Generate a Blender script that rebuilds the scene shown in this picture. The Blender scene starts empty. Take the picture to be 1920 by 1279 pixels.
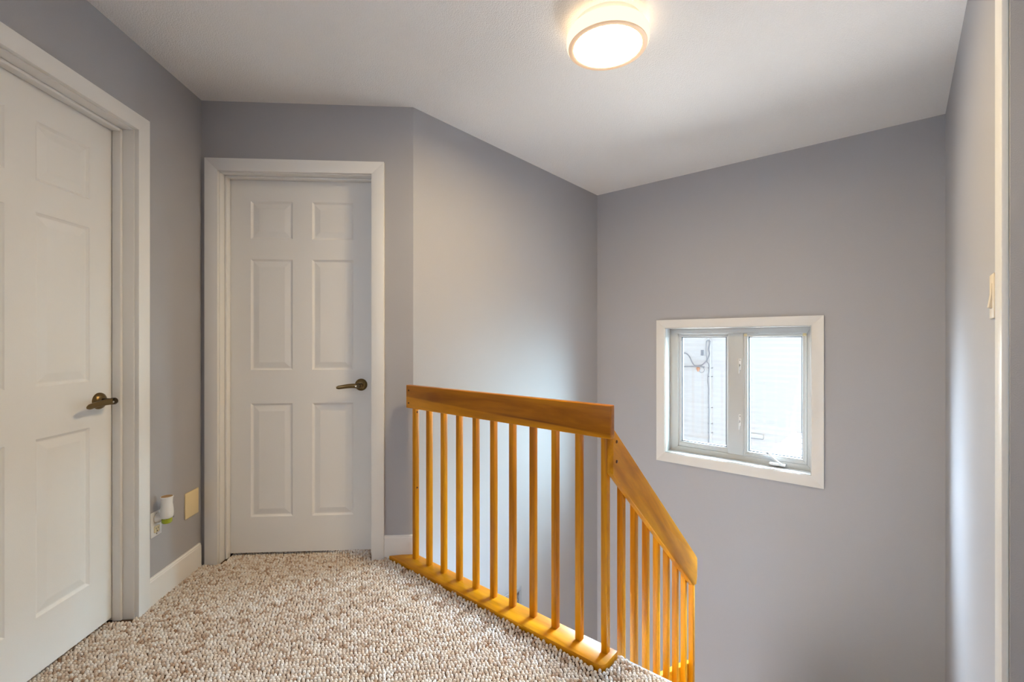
import bpy, bmesh, math, random
import numpy as np
from mathutils import Vector, Matrix

random.seed(7)
S = bpy.context.scene
COL = S.collection
PI = math.pi

# ------------------------------------------------------------------ camera
YAW = math.radians(40.45)
cam_d = bpy.data.cameras.new('camera')
cam = bpy.data.objects.new('camera', cam_d)
COL.objects.link(cam)
cam.location = (0, 0, 1.171)
cam.rotation_euler = (PI / 2, 0, YAW)
cam_d.sensor_width = 36.0
cam_d.lens = 857.0 / 1920.0 * 36.0
cam_d.clip_start = 0.02
S.camera = cam

# ------------------------------------------------------------------ world, lights, exposure
SKY = 0.66
w = bpy.data.worlds.new('overcast_sky')
S.world = w
w.use_nodes = True
nt = w.node_tree
nt.nodes.clear()
wo = nt.nodes.new('ShaderNodeOutputWorld')
bg = nt.nodes.new('ShaderNodeBackground')
tc = nt.nodes.new('ShaderNodeTexCoord')
sx = nt.nodes.new('ShaderNodeSeparateXYZ')
rp = nt.nodes.new('ShaderNodeValToRGB')
rp.color_ramp.elements[0].position = 0.0
rp.color_ramp.elements[0].color = (1.0, 0.93, 0.86, 1)
rp.color_ramp.elements[1].position = 1.0
rp.color_ramp.elements[1].color = (1.0, 0.96, 0.94, 1)
nt.links.new(tc.outputs['Generated'], sx.inputs[0])
nt.links.new(sx.outputs['Z'], rp.inputs[0])
nt.links.new(rp.outputs[0], bg.inputs[0])
bg.inputs[1].default_value = SKY
nt.links.new(bg.outputs[0], wo.inputs[0])


def area(name, loc, target, sx_, sy_, power, color, spread=180):
    d = bpy.data.lights.new(name, 'AREA')
    d.shape = 'RECTANGLE'
    d.size, d.size_y = sx_, sy_
    d.energy = power
    d.color = color
    d.spread = math.radians(spread)
    o = bpy.data.objects.new(name, d)
    COL.objects.link(o)
    o.location = loc
    v = Vector(target) - Vector(loc)
    o.rotation_euler = v.to_track_quat('-Z', 'Y').to_euler()
    return o


# unseen lamps added outside the window, boosting the sky daylight through it
area('sky_fill_above', (-0.7, 9.0, 4.4), (-0.92, 3.6, 0.8), 4.8, 4.2, 3700, (0.60, 0.79, 1.0), 60)
area('sky_fill_right', (1.75, 6.4, 2.2), (-0.75, 3.6, 0.8), 3.7, 4.8, 780, (0.62, 0.88, 1.0), 80)
area('sky_fill_left', (-4.3, 6.2, 2.2), (-1.1, 3.6, 0.8), 3.4, 4.8, 730, (0.68, 0.83, 1.0), 80)
# unseen lamp added outside, aimed up through the window to brighten the ceiling
area('upward_fill', (-1.8, 6.8, -2.5), (-1.0, 3.6, 0.8), 5.0, 4.0, 660, (0.98, 0.96, 0.95), 90)
# fill lamp added behind the photographer, set in a made-up window
area('rear_fill', (-0.60, -1.98, 1.35), (-0.95, 1.0, 1.1), 1.1, 1.3, 21, (0.80, 0.88, 1.0))
# unseen fill lamp added below for the light coming up the stairwell
area('downstairs_fill', (-1.35, 1.46, -2.1), (-1.1, 3.4, -1.3), 1.1, 0.8, 30, (1.0, 0.9, 0.8))
LAMP = 150.0

S.view_settings.view_transform = 'Standard'
S.view_settings.look = 'None'
S.view_settings.gamma = 1.0
S.view_settings.use_curve_mapping = False
S.view_settings.exposure = 0.05


# ------------------------------------------------------------------ materials
def new_mat(name):
    m = bpy.data.materials.new(name)
    m.use_nodes = True
    n = m.node_tree
    b = n.nodes['Principled BSDF']
    return m, n, b


def plain(name, col, rough=0.5, metal=0.0, spec=0.5, bump=0.0, bscale=400.0, var=0.0):
    m, n, b = new_mat(name)
    b.inputs['Base Color'].default_value = (*col, 1)
    b.inputs['Roughness'].default_value = rough
    b.inputs['Metallic'].default_value = metal
    b.inputs['Specular IOR Level'].default_value = spec
    if bump or var:
        t = n.nodes.new('ShaderNodeTexCoord')
        nz = n.nodes.new('ShaderNodeTexNoise')
        nz.inputs['Scale'].default_value = bscale
        nz.inputs['Detail'].default_value = 3
        n.links.new(t.outputs['Object'], nz.inputs['Vector'])
        if bump:
            bp = n.nodes.new('ShaderNodeBump')
            bp.inputs['Strength'].default_value = bump
            bp.inputs['Distance'].default_value = 0.002
            n.links.new(nz.outputs['Fac'], bp.inputs['Height'])
            n.links.new(bp.outputs['Normal'], b.inputs['Normal'])
        if var:
            mx = n.nodes.new('ShaderNodeMix')
            mx.data_type = 'RGBA'
            mx.inputs['A'].default_value = (*[c * (1 - var) for c in col], 1)
            mx.inputs['B'].default_value = (*[min(1, c * (1 + var)) for c in col], 1)
            n.links.new(nz.outputs['Fac'], mx.inputs['Factor'])
            n.links.new(mx.outputs['Result'], b.inputs['Base Color'])
    return m


M = {}
M['paint'] = plain('grey_wall_paint', (0.428, 0.423, 0.447), 0.62, spec=0.3, bump=0.25, bscale=330, var=0.035)
M['white'] = plain('white_trim_paint', (0.86, 0.85, 0.84), 0.38, bump=0.05, bscale=150)
M['door'] = plain('white_door_paint', (0.86, 0.85, 0.84), 0.42, bump=0.10, bscale=260)
M['vinyl'] = plain('white_window_vinyl', (0.55, 0.55, 0.54), 0.35)
M['wtrim'] = plain('white_window_casing_paint', (0.78, 0.765, 0.75), 0.4)
M['gasket'] = plain('dark_glazing_gasket', (0.03, 0.03, 0.04), 0.5)
M['yellowed'] = plain('yellowed_corner_vinyl', (0.62, 0.52, 0.30), 0.5)
M['brass'] = plain('antique_brass', (0.20, 0.135, 0.06), 0.28, metal=1.0)
M['brass_dark'] = plain('dark_brass_core', (0.06, 0.04, 0.02), 0.3, metal=1.0)
M['steel'] = plain('bright_steel', (0.7, 0.65, 0.58), 0.25, metal=1.0)
M['screw'] = plain('brown_screw', (0.14, 0.055, 0.02), 0.35, metal=0.6)
M['ivory'] = plain('ivory_plastic', (0.86, 0.71, 0.43), 0.4)
M['cream'] = plain('cream_plastic', (0.80, 0.70, 0.54), 0.4)
M['plate'] = plain('white_plastic', (0.82, 0.81, 0.80), 0.35)
M['slot'] = plain('dark_slot', (0.05, 0.035, 0.02), 0.6)
M['oil'] = plain('green_oil', (0.36, 0.42, 0.03), 0.15)
M['amber'] = plain('amber_cap', (0.42, 0.22, 0.03), 0.35)
M['siding'] = plain('white_siding', (0.82, 0.80, 0.78), 0.5, var=0.03, bscale=12)
M['conduit'] = plain('white_conduit', (0.86, 0.86, 0.86), 0.4)
M['cable'] = plain('grey_cable', (0.38, 0.38, 0.40), 0.6)
M['orange'] = plain('orange_insulator', (0.75, 0.36, 0.22), 0.5)
M['ground'] = plain('pale_ground', (0.22, 0.22, 0.22), 0.9, var=0.2, bscale=6)
M['ring'] = plain('champagne_ring', (0.70, 0.52, 0.37), 0.45)
_b = M['ring'].node_tree.nodes['Principled BSDF']
_b.inputs['Emission Color'].default_value = (1.0, 0.62, 0.36, 1)
_b.inputs['Emission Strength'].default_value = 0.30   # glow painted into the ring, in place of light from the shade
M['grille'] = plain('grey_grille', (0.30, 0.30, 0.32), 0.5)
M['dark'] = plain('unlit_gap_black', (0.02, 0.02, 0.02), 0.9)  # near-black colour stands in for the unlit space behind the doors
M['underlay'] = plain('carpet_backing', (0.09, 0.048, 0.022), 0.95, var=0.3, bscale=120)
M['stair_carpet'] = plain('stair_carpet_yarn', (0.62, 0.52, 0.42), 0.95, bump=0.6, bscale=160, var=0.25)
M['canopy'] = plain('frosted_roof_sheet', (0.45, 0.45, 0.46), 0.5, var=0.12, bscale=7)


def ceiling_mat():
    m, n, b = new_mat('stippled_ceiling_paint')
    b.inputs['Roughness'].default_value = 0.85
    t = n.nodes.new('ShaderNodeTexCoord')
    v = n.nodes.new('ShaderNodeTexVoronoi')
    v.inputs['Scale'].default_value = 165
    nz = n.nodes.new('ShaderNodeTexNoise')
    nz.inputs['Scale'].default_value = 240
    nz.inputs['Detail'].default_value = 4
    n.links.new(t.outputs['Object'], v.inputs['Vector'])
    n.links.new(t.outputs['Object'], nz.inputs['Vector'])
    ad = n.nodes.new('ShaderNodeMath')
    ad.operation = 'SUBTRACT'
    n.links.new(nz.outputs['Fac'], ad.inputs[0])
    n.links.new(v.outputs['Distance'], ad.inputs[1])
    bp = n.nodes.new('ShaderNodeBump')
    bp.inputs['Strength'].default_value = 0.6
    bp.inputs['Distance'].default_value = 0.003
    n.links.new(ad.outputs[0], bp.inputs['Height'])
    n.links.new(bp.outputs['Normal'], b.inputs['Normal'])
    b.inputs['Base Color'].default_value = (0.93, 0.915, 0.915, 1)
    return m


M['ceiling'] = ceiling_mat()


def wood_mat(name, stretch, rot=(0, 0, 0), heart=False):
    """honey-stained birch; stretch = texture scale per local axis (small along the grain)"""
    m, n, b = new_mat(name)
    b.inputs['Roughness'].default_value = 0.33
    b.inputs['Specular IOR Level'].default_value = 0.32
    t = n.nodes.new('ShaderNodeTexCoord')
    oi = n.nodes.new('ShaderNodeObjectInfo')
    mp0 = n.nodes.new('ShaderNodeMapping')
    mp0.inputs['Rotation'].default_value = rot
    n.links.new(t.outputs['Object'], mp0.inputs['Vector'])
    mp = n.nodes.new('ShaderNodeMapping')
    mp.inputs['Scale'].default_value = stretch
    n.links.new(mp0.outputs[0], mp.inputs['Vector'])
    vm = n.nodes.new('ShaderNodeVectorMath')
    vm.operation = 'ADD'
    sc = n.nodes.new('ShaderNodeMath')
    sc.operation = 'MULTIPLY'
    sc.inputs[1].default_value = 37.0
    n.links.new(oi.outputs['Random'], sc.inputs[0])
    n.links.new(mp.outputs[0], vm.inputs[0])
    n.links.new(sc.outputs[0], vm.inputs[1])
    n1 = n.nodes.new('ShaderNodeTexNoise')
    n1.inputs['Scale'].default_value = 1.0
    n1.inputs['Detail'].default_value = 5
    n1.inputs['Distortion'].default_value = 0.6
    n.links.new(vm.outputs[0], n1.inputs['Vector'])
    n2 = n.nodes.new('ShaderNodeTexNoise')
    n2.inputs['Scale'].default_value = 7.0
    n2.inputs['Detail'].default_value = 3
    n.links.new(vm.outputs[0], n2.inputs['Vector'])
    r1 = n.nodes.new('ShaderNodeValToRGB')
    e = r1.color_ramp.elements
    e[0].position = 0.34
    e[0].color = (0.50, 0.175, 0.002, 1)
    e[1].position = 0.66
    e[1].color = (0.85, 0.365, 0.006, 1)
    x = e.new(0.50)
    x.color = (0.72, 0.278, 0.003, 1)
    n.links.new(n1.outputs['Fac'], r1.inputs[0])
    mx = n.nodes.new('ShaderNodeMix')
    mx.data_type = 'RGBA'
    mx.blend_type = 'MULTIPLY'
    mx.inputs['Factor'].default_value = 0.30
    n.links.new(r1.outputs[0], mx.inputs['A'])
    n.links.new(n2.outputs['Fac'], mx.inputs['B'])
    out = mx.outputs['Result']
    if heart:
        # heartwood in the upper part of the flat handrail, a dark mineral streak along its lower edge
        def mth(op, a, b2=None, c=None, clamp=False):
            q = n.nodes.new('ShaderNodeMath')
            q.operation = op
            q.use_clamp = clamp
            for i, v in enumerate((a, b2, c)):
                if v is None:
                    continue
                if isinstance(v, (int, float)):
                    q.inputs[i].default_value = v
                else:
                    n.links.new(v, q.inputs[i])
            return q.outputs[0]
        sp = n.nodes.new('ShaderNodeSeparateXYZ')
        n.links.new(t.outputs['Object'], sp.inputs[0])
        wv = n.nodes.new('ShaderNodeTexNoise')
        wv.inputs['Scale'].default_value = 1.0
        wv.inputs['Detail'].default_value = 2
        n.links.new(mp.outputs[0], wv.inputs['Vector'])
        wob = mth('MULTIPLY_ADD', wv.outputs['Fac'], 0.020, -0.010)
        x = mth('ADD', sp.outputs['X'], 0.54)                       # 0 at the wall end, 1.2 at the corner post
        line = mth('MULTIPLY_ADD', x, -0.036, 0.876)
        h = mth('ADD', mth('SUBTRACT', sp.outputs['Z'], line), wob)
        up = mth('MULTIPLY_ADD', h, 160.0, 0.5, True)
        dk = n.nodes.new('ShaderNodeMix')
        dk.data_type = 'RGBA'
        dk.blend_type = 'MULTIPLY'
        n.links.new(mth('MULTIPLY', up, 0.85), dk.inputs['Factor'])
        n.links.new(out, dk.inputs['A'])
        dk.inputs['B'].default_value = (0.66, 0.56, 0.5, 1)
        # streak: just above the line, strongest about three quarters along
        sa = mth('SUBTRACT', 1.0, mth('MULTIPLY', mth('ABSOLUTE', mth('SUBTRACT', h, 0.004)), 140.0), None, True)
        sb = mth('SUBTRACT', 1.0, mth('MULTIPLY', mth('ABSOLUTE', mth('SUBTRACT', x, 0.86)), 3.2), None, True)
        st = n.nodes.new('ShaderNodeMix')
        st.data_type = 'RGBA'
        n.links.new(mth('MULTIPLY', mth('MULTIPLY', sa, sb), 0.85), st.inputs['Factor'])
        n.links.new(dk.outputs['Result'], st.inputs['A'])
        st.inputs['B'].default_value = (0.12, 0.028, 0.004, 1)
        # knot-like patch near the wall end
        ka = mth('POWER', mth('MULTIPLY', mth('SUBTRACT', x, 0.22), 16.0), 2.0)
        kb = mth('POWER', mth('MULTIPLY', mth('SUBTRACT', sp.outputs['Z'], 0.892), 34.0), 2.0)
        kk = mth('SUBTRACT', 1.0, mth('ADD', ka, kb), None, True)
        kn = n.nodes.new('ShaderNodeMix')
        kn.data_type = 'RGBA'
        n.links.new(mth('MULTIPLY', kk, 0.55), kn.inputs['Factor'])
        n.links.new(st.outputs['Result'], kn.inputs['A'])
        kn.inputs['B'].default_value = (0.22, 0.06, 0.004, 1)
        out = kn.outputs['Result']
    n.links.new(out, b.inputs['Base Color'])
    return m


M['wood_rail'] = wood_mat('honey_birch_handrail', (1.6, 14, 14), heart=True)
M['wood_x'] = wood_mat('honey_birch_long', (1.6, 14, 14))
M['wood_z'] = wood_mat('honey_birch_upright', (22, 22, 1.3))
M['wood_s'] = wood_mat('honey_birch_sloped', (14, 1.6, 14), (math.radians(41.6), 0, 0))


def emit_mat(name, col, strength):
    m = bpy.data.materials.new(name)
    m.use_nodes = True
    n = m.node_tree
    n.nodes.clear()
    o = n.nodes.new('ShaderNodeOutputMaterial')
    e = n.nodes.new('ShaderNodeEmission')
    e.inputs[0].default_value = (*col, 1)
    e.inputs[1].default_value = strength
    n.links.new(e.outputs[0], o.inputs[0])
    return m


M['shade'] = emit_mat('lit_opal_shade', (1.0, 0.84, 0.62), 1.35)
M['shade_top'] = emit_mat('lit_shade_top', (1.0, 0.66, 0.34), 7.0)
M['diffuser'] = emit_mat('lit_opal_diffuser', (1.0, 0.765, 0.43), LAMP)


def glass_mat():
    m = bpy.data.materials.new('window_glass')
    m.use_nodes = True
    n = m.node_tree
    n.nodes.clear()
    o = n.nodes.new('ShaderNodeOutputMaterial')
    tr = n.nodes.new('ShaderNodeBsdfTransparent')
    tr.inputs[0].default_value = (0.97, 0.985, 0.98, 1)
    gl = n.nodes.new('ShaderNodeBsdfGlossy')
    gl.inputs['Roughness'].default_value = 0.02
    mx = n.nodes.new('ShaderNodeMixShader')
    mx.inputs[0].default_value = 0.05
    n.links.new(tr.outputs[0], mx.inputs[1])
    n.links.new(gl.outputs[0], mx.inputs[2])
    n.links.new(mx.outputs[0], o.inputs[0])
    return m


M['glass'] = glass_mat()


def carpet_mat():
    m, n, b = new_mat('berber_loop_yarn')
    b.inputs['Roughness'].default_value = 0.95
    b.inputs['Specular IOR Level'].default_value = 0.1
    at = n.nodes.new('ShaderNodeAttribute')
    at.attribute_name = 'fleck'
    t = n.nodes.new('ShaderNodeTexCoord')
    nz = n.nodes.new('ShaderNodeTexNoise')
    nz.inputs['Scale'].default_value = 22
    nz.inputs['Detail'].default_value = 4
    n.links.new(t.outputs['Object'], nz.inputs['Vector'])
    ad = n.nodes.new('ShaderNodeMath')
    ad.operation = 'MULTIPLY_ADD'
    ad.inputs[1].default_value = 0.75
    n.links.new(nz.outputs['Fac'], ad.inputs[0])
    sb = n.nodes.new('ShaderNodeMath')
    sb.operation = 'MULTIPLY_ADD'
    sb.inputs[1].default_value = 0.70
    sb.inputs[2].default_value = -0.16
    n.links.new(at.outputs['Fac'], sb.inputs[0])
    n.links.new(sb.outputs[0], ad.inputs[2])
    r = n.nodes.new('ShaderNodeValToRGB')
    e = r.color_ramp.elements
    e[0].position = 0.10
    e[0].color = (0.36, 0.21, 0.125, 1)
    e[1].position = 0.92
    e[1].color = (0.84, 0.80, 0.76, 1)
    x = e.new(0.42)
    x.color = (0.70, 0.59, 0.49, 1)
    n.links.new(ad.outputs[0], r.inputs[0])
    fz = n.nodes.new('ShaderNodeTexNoise')
    fz.inputs['Scale'].default_value = 900
    n.links.new(t.outputs['Object'], fz.inputs['Vector'])
    bp = n.nodes.new('ShaderNodeBump')
    bp.inputs['Strength'].default_value = 0.5
    bp.inputs['Distance'].default_value = 0.001
    n.links.new(fz.outputs['Fac'], bp.inputs['Height'])
    n.links.new(bp.outputs['Normal'], b.inputs['Normal'])
    n.links.new(r.outputs[0], b.inputs['Base Color'])
    return m


M['carpet'] = carpet_mat()


# ------------------------------------------------------------------ mesh helpers
def link(o, parent=None):
    COL.objects.link(o)
    if parent is not None:
        o.parent = parent
    return o


def obj(name, bm, mat, parent=None, smooth=None):
    bmesh.ops.recalc_face_normals(bm, faces=bm.faces)
    me = bpy.data.meshes.new(name)
    bm.to_mesh(me)
    bm.free()
    if smooth is not None:
        me.polygons.foreach_set('use_smooth', [True] * len(me.polygons))
        me.set_sharp_from_angle(angle=math.radians(smooth))
    if mat is not None:
        me.materials.append(mat)
    return link(bpy.data.objects.new(name, me), parent)


def empty(name, loc=(0, 0, 0), rz=0.0):
    o = bpy.data.objects.new(name, None)
    o.empty_display_size = 0.1
    o.location = loc
    o.rotation_euler = (0, 0, rz)
    COL.objects.link(o)
    return o


def thing(o, label, cat, group=None):
    o['label'] = label
    o['category'] = cat
    if group:
        o['group'] = group
    return o


def struct(o):
    o['kind'] = 'structure'
    return o


def box(bm, x0, x1, y0, y1, z0, z1, bev=0.0, seg=2):
    v = [bm.verts.new(p) for p in ((x0, y0, z0), (x1, y0, z0), (x1, y1, z0), (x0, y1, z0),
                                   (x0, y0, z1), (x1, y0, z1), (x1, y1, z1), (x0, y1, z1))]
    fs = [bm.faces.new([v[i] for i in q]) for q in
          ((3, 2, 1, 0), (4, 5, 6, 7), (0, 1, 5, 4), (1, 2, 6, 5), (2, 3, 7, 6), (3, 0, 4, 7))]
    if bev:
        es = list({e for f in fs for e in f.edges})
        bmesh.ops.bevel(bm, geom=es, offset=bev, segments=seg, profile=0.5, affect='EDGES')
    return bm


def bx(*a, **k):
    return box(bmesh.new(), *a, **k)


def prism(bm, pts, vec, bev=0.0, seg=2):
    """polygon pts (3-D) pushed along vec"""
    vec = Vector(vec)
    a = [bm.verts.new(p) for p in pts]
    b = [bm.verts.new(Vector(p) + vec) for p in pts]
    n = len(pts)
    fs = [bm.faces.new(a[::-1]), bm.faces.new(b)]
    for i in range(n):
        j = (i + 1) % n
        fs.append(bm.faces.new((a[i], a[j], b[j], b[i])))
    if bev:
        es = list({e for f in fs for e in f.edges})
        bmesh.ops.bevel(bm, geom=es, offset=bev, segments=seg, profile=0.5, affect='EDGES')
    return bm


def lathe(bm, prof, mat4=None, n=32):
    """profile of (radius, height) turned about local Z"""
    rings = []
    for r, h in prof:
        if r < 1e-6:
            rings.append([bm.verts.new((0, 0, h))])
        else:
            rings.append([bm.verts.new((r * math.cos(2 * PI * k / n), r * math.sin(2 * PI * k / n), h)) for k in range(n)])
    for a, b in zip(rings[:-1], rings[1:]):
        for k in range(n):
            k2 = (k + 1) % n
            if len(a) == 1 and len(b) == 1:
                continue
            if len(a) == 1:
                bm.faces.new((a[0], b[k], b[k2]))
            elif len(b) == 1:
                bm.faces.new((a[k], a[k2], b[0]))
            else:
                bm.faces.new((a[k], a[k2], b[k2], b[k]))
    if mat4 is not None:
        vs = [v for r in rings for v in r]
        bmesh.ops.transform(bm, matrix=mat4, verts=vs)
    return bm


def sweep(bm, path, ra, rb=None, up=(0, 0, 1), n=12, power=2.0):
    """tube of elliptical section (ra across, rb along up) following path"""
    path = [Vector(p) for p in path]
    ra = ra if hasattr(ra, '__len__') else [ra] * len(path)
    rb = ra if rb is None else (rb if hasattr(rb, '__len__') else [rb] * len(path))
    rings = []
    for i, p in enumerate(path):
        t = (path[min(i + 1, len(path) - 1)] - path[max(i - 1, 0)]).normalized()
        u = Vector(up)
        if abs(t.dot(u)) > 0.95:
            u = Vector((0, 1, 0)) if abs(t.y) < 0.9 else Vector((1, 0, 0))
        s = t.cross(u).normalized()
        u = s.cross(t).normalized()
        ring = []
        for k in range(n):
            a = 2 * PI * k / n
            c, d = math.cos(a), math.sin(a)
            c = math.copysign(abs(c) ** (2 / power), c)
            d = math.copysign(abs(d) ** (2 / power), d)
            ring.append(bm.verts.new(p + s * (ra[i] * c) + u * (rb[i] * d)))
        rings.append(ring)
    for a, b in zip(rings[:-1], rings[1:]):
        for k in range(n):
            k2 = (k + 1) % n
            bm.faces.new((a[k], a[k2], b[k2], b[k]))
    bm.faces.new(rings[0][::-1])
    bm.faces.new(rings[-1])
    return bm


ROT_Y_OUT = Matrix.Rotation(PI / 2, 4, 'X')      # local Z of a lathe -> -Y (out of a wall in a door/plate frame)

# ------------------------------------------------------------------ plan
H = 2.44
LOW = -2.75
DA = Vector((-2.8106, 0.7725, 0))
AC = Vector((-2.0185, 1.541, 0))
XC, YB, XE = -2.0185, 3.513, 0.186
A = (AC - DA).normalized()
NA = Vector((A.y, -A.x, 0))            # out of wall_far, towards the camera
AL = (AC - DA).length
D = Vector((0.7053, -0.7089, 0)).normalized()   # along wall_left, away from the corner
ND = Vector((-D.y, D.x, 0))
RZA = math.atan2(A.y, A.x)
RZD = math.atan2(-D.y, -D.x)
W, HD = 0.787, 2.064                   # door openings
SA = 0.8805                            # right edge of the far door opening along wall_far
SD = 0.478                             # near-corner edge of the left door opening along wall_left
OA = DA + A * SA
OD = DA + D * SD
YEDGE = 1.556                          # edge of the landing


def wall_pieces(name, rects, thick, loc, rz):
    """wall in a local frame: x along, y into the wall, z up; rects = (x0,x1,z0,z1)"""
    bm = bmesh.new()
    for x0, x1, z0, z1 in rects:
        box(bm, x0, x1, 0, thick, z0, z1)
    o = obj(name, bm, M['paint'])
    o.location = loc
    o.rotation_euler = (0, 0, rz)
    return struct(o)


# wall with the far door (between the two corners), door hole left open, gap behind it closed by an added dark box
DL = 2.05
xr = SA
j = 0.019
wall_pieces('wall_far', [(0.0, xr - W - j, -0.25, H), (xr + j, AL, -0.25, H), (xr - W - j, xr + j, HD + j, H)], 0.135, DA, RZA)
wall_pieces('wall_left', [(-SD + j, 0.0, -0.25, H), (-DL, -SD - W - j, -0.25, H), (-SD - W - j, -SD + j, HD + j, H)], 0.135, DA, RZD)
for nm, loc, rz in (('wall_backing_far', OA, RZA), ('wall_backing_left', OD, RZD)):  # unseen boxes added behind both doors to block stray sky light
    bm = bmesh.new()
    box(bm, -W - 0.12, 0.12, 0.30, 0.34, -0.1, 2.3)
    box(bm, -W - 0.16, -W - 0.12, 0.136, 0.34, -0.1, 2.3)
    box(bm, 0.12, 0.16, 0.136, 0.34, -0.1, 2.3)
    box(bm, -W - 0.16, 0.16, 0.136, 0.34, 2.3, 2.34)
    o = struct(obj(nm, bm, M['dark']))
    o.location = loc
    o.rotation_euler = (0, 0, rz)

# long stairwell wall, window wall, right wall
bm = bmesh.new()
prism(bm, [(XC, AC.y, LOW), (XC, YB, LOW), (XC - 0.12, YB, LOW), (XC - 0.12, AC.y + 0.06, LOW)], (0, 0, H - LOW))
struct(obj('wall_stairwell', bm, M['paint']))

WX0, WX1, WZ0, WZ1 = -1.413, -0.4425, 0.300, 1.273     # inner edge of the window casing
hx0, hx1, hz0, hz1 = WX0 - 0.012, WX1 + 0.012, WZ0 - 0.012, WZ1 + 0.012
bm = bmesh.new()
box(bm, XC - 0.12, hx0, YB, YB + 0.2, LOW, H)
box(bm, hx1, XE + 0.12, YB, YB + 0.2, LOW, H)
box(bm, hx0, hx1, YB, YB + 0.2, LOW, hz0)
box(bm, hx0, hx1, YB, YB + 0.2, hz1, H)
struct(obj('wall_window', bm, M['paint']))

EY1 = 1.518                            # far edge of the right-hand doorway
EY0 = EY1 - 0.80
bm = bmesh.new()
box(bm, XE, XE + 0.12, EY1 + 0.02, YB, LOW, H)
box(bm, XE, XE + 0.12, -2.12, EY0 - 0.02, -0.25, H)
box(bm, XE, XE + 0.12, EY0 - 0.02, EY1 + 0.02, 2.09, H)
struct(obj('wall_right', bm, M['paint']))

# hall behind the photographer
P = DA + D * DL
bm = bmesh.new()
box(bm, P.x - 0.12, P.x, -2.12, P.y, -0.25, H)
struct(obj('wall_hall', bm, M['paint']))
bm = bmesh.new()
box(bm, P.x - 0.12, -1.18, -2.12, -2.0, -0.25, H)
box(bm, -0.02, XE, -2.12, -2.0, -0.25, H)
box(bm, -1.18, -0.02, -2.12, -2.0, -0.25, 0.68)
box(bm, -1.18, -0.02, -2.12, -2.0, 2.02, H)
struct(obj('wall_rear', bm, M['paint']))

# closing wall under the landing and lower floor
struct(obj('wall_under_landing', bx(XC - 0.1, XE, 1.36, 1.40, LOW, -0.27), M['paint']))
struct(obj('ceiling', bx(-3.4, 0.5, -2.3, 3.75, H, H + 0.08), M['ceiling']))
struct(obj('floor_downstairs', bx(-2.2, 0.4, 1.36, 3.75, LOW - 0.08, LOW), M['stair_carpet']))

# landing floor slab (plan polygon) with the carpet laid as loop pile on it
plan = [(XE + 0.11, -2.05, -0.25), (XE + 0.11, YEDGE, -0.25), (XC + 0.0, YEDGE, -0.25),
        (DA.x - 0.25, DA.y + 0.18, -0.25), (DA.x - 0.22, DA.y - 0.2, -0.25), (P.x - 0.1, P.y - 0.15, -0.25), (P.x - 0.1, -2.05, -0.25)]
bm = bmesh.new()
prism(bm, plan, (0, 0, 0.25 - 0.0092))
floor = struct(obj('floor', bm, M['underlay']))
struct(obj('trim_1', bx(XC, XE, YEDGE, YEDGE + 0.012, -0.25, -0.012), M['paint']))

# carpet pile: every loop a small arch of yarn
PX, PY = 0.0138, 0.0122
loops = []
rng = np.random.default_rng(3)
ux, uy = A, -NA
cw = Vector((-math.sin(YAW), math.cos(YAW), 0))
PLX0, PLX1, PLY0, PLY1 = -2.10, -0.803, 1.438, 1.548     # railing base plate
for i in range(-20, 350):
    for k in range(-250, 120):
        p = DA + A * ((i + (0.0, 0.12, 0.5, 0.38)[k % 4]) * PX) + NA * (-k * PY)
        if p.dot(cw) < 0.95 or p.y > YEDGE + 0.004 or p.x > XE - 0.004:
            continue
        da = (p - DA).dot(NA)
        dd = (p - DA).dot(ND)
        sa = (p - DA).dot(A)
        sd = (p - DA).dot(D)
        in_a = SA - W + 0.01 < sa < SA - 0.01 and -0.12 < da
        in_d = SD + 0.01 < sd < SD + W - 0.01 and -0.12 < dd
        if not ((da > 0.004 or in_a) and (dd > 0.004 or in_d)):
            continue
        if p.x < PLX1 + 0.004 and p.y > PLY0 - 0.003:
            continue
        loops.append((p.x, p.y))
loops = np.array(loops)
nl = len(loops)
loops += rng.normal(0, 0.0011, loops.shape)
NS = 8
ang = np.arange(NS) * 2 * PI / NS
base = [np.array([math.cos(a), math.sin(a), 0.0]) for a in ang]
mid = [np.array([0.86 * math.cos(a), 0.86 * math.sin(a), 0.62]) for a in ang]
top = [np.array([0.40 * math.cos(a), 0.40 * math.sin(a), 0.97]) for a in ang]
unit = np.array(base + mid + top + [np.array([0, 0, 1.0])])
nv = len(unit)
rot = RZA + rng.normal(0, 0.35, nl) + 0.12
sxy = np.stack([0.0068 * rng.uniform(0.88, 1.12, nl), 0.0057 * rng.uniform(0.88, 1.12, nl)], 1)
hz = 0.0088 * rng.uniform(0.8, 1.25, nl)
vx = unit[None, :, 0] * sxy[:, 0:1]
vy = unit[None, :, 1] * sxy[:, 1:2]
V = np.empty((nl, nv, 3))
V[:, :, 0] = vx * np.cos(rot)[:, None] - vy * np.sin(rot)[:, None] + loops[:, 0:1]
V[:, :, 1] = vx * np.sin(rot)[:, None] + vy * np.cos(rot)[:, None] + loops[:, 1:2]
V[:, :, 2] = unit[None, :, 2] * hz[:, None] - 0.0095
over = np.clip(loops[:, 1] - (YEDGE - 0.012), 0, 1)          # roll over the stair nosing
lift = np.clip(1 - (PLY0 - loops[:, 1]) / 0.05, 0, 1) * np.clip((PLX1 + 0.05 - loops[:, 0]) / 0.05, 0, 1)   # carpet edge tucked up against the base plate
V[:, :, 2] += (0.0095 * lift * lift * (3 - 2 * lift))[:, None]
V[:, :, 2] -= (over * 0.5)[:, None] * (loops[:, 0] > PLX1)[:, None]
fu = []
for r in range(2):
    for k in range(NS):
        k2 = (k + 1) % NS
        fu.append((r * NS + k, r * NS + k2, (r + 1) * NS + k2, (r + 1) * NS + k))
quads = np.array(fu)
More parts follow.
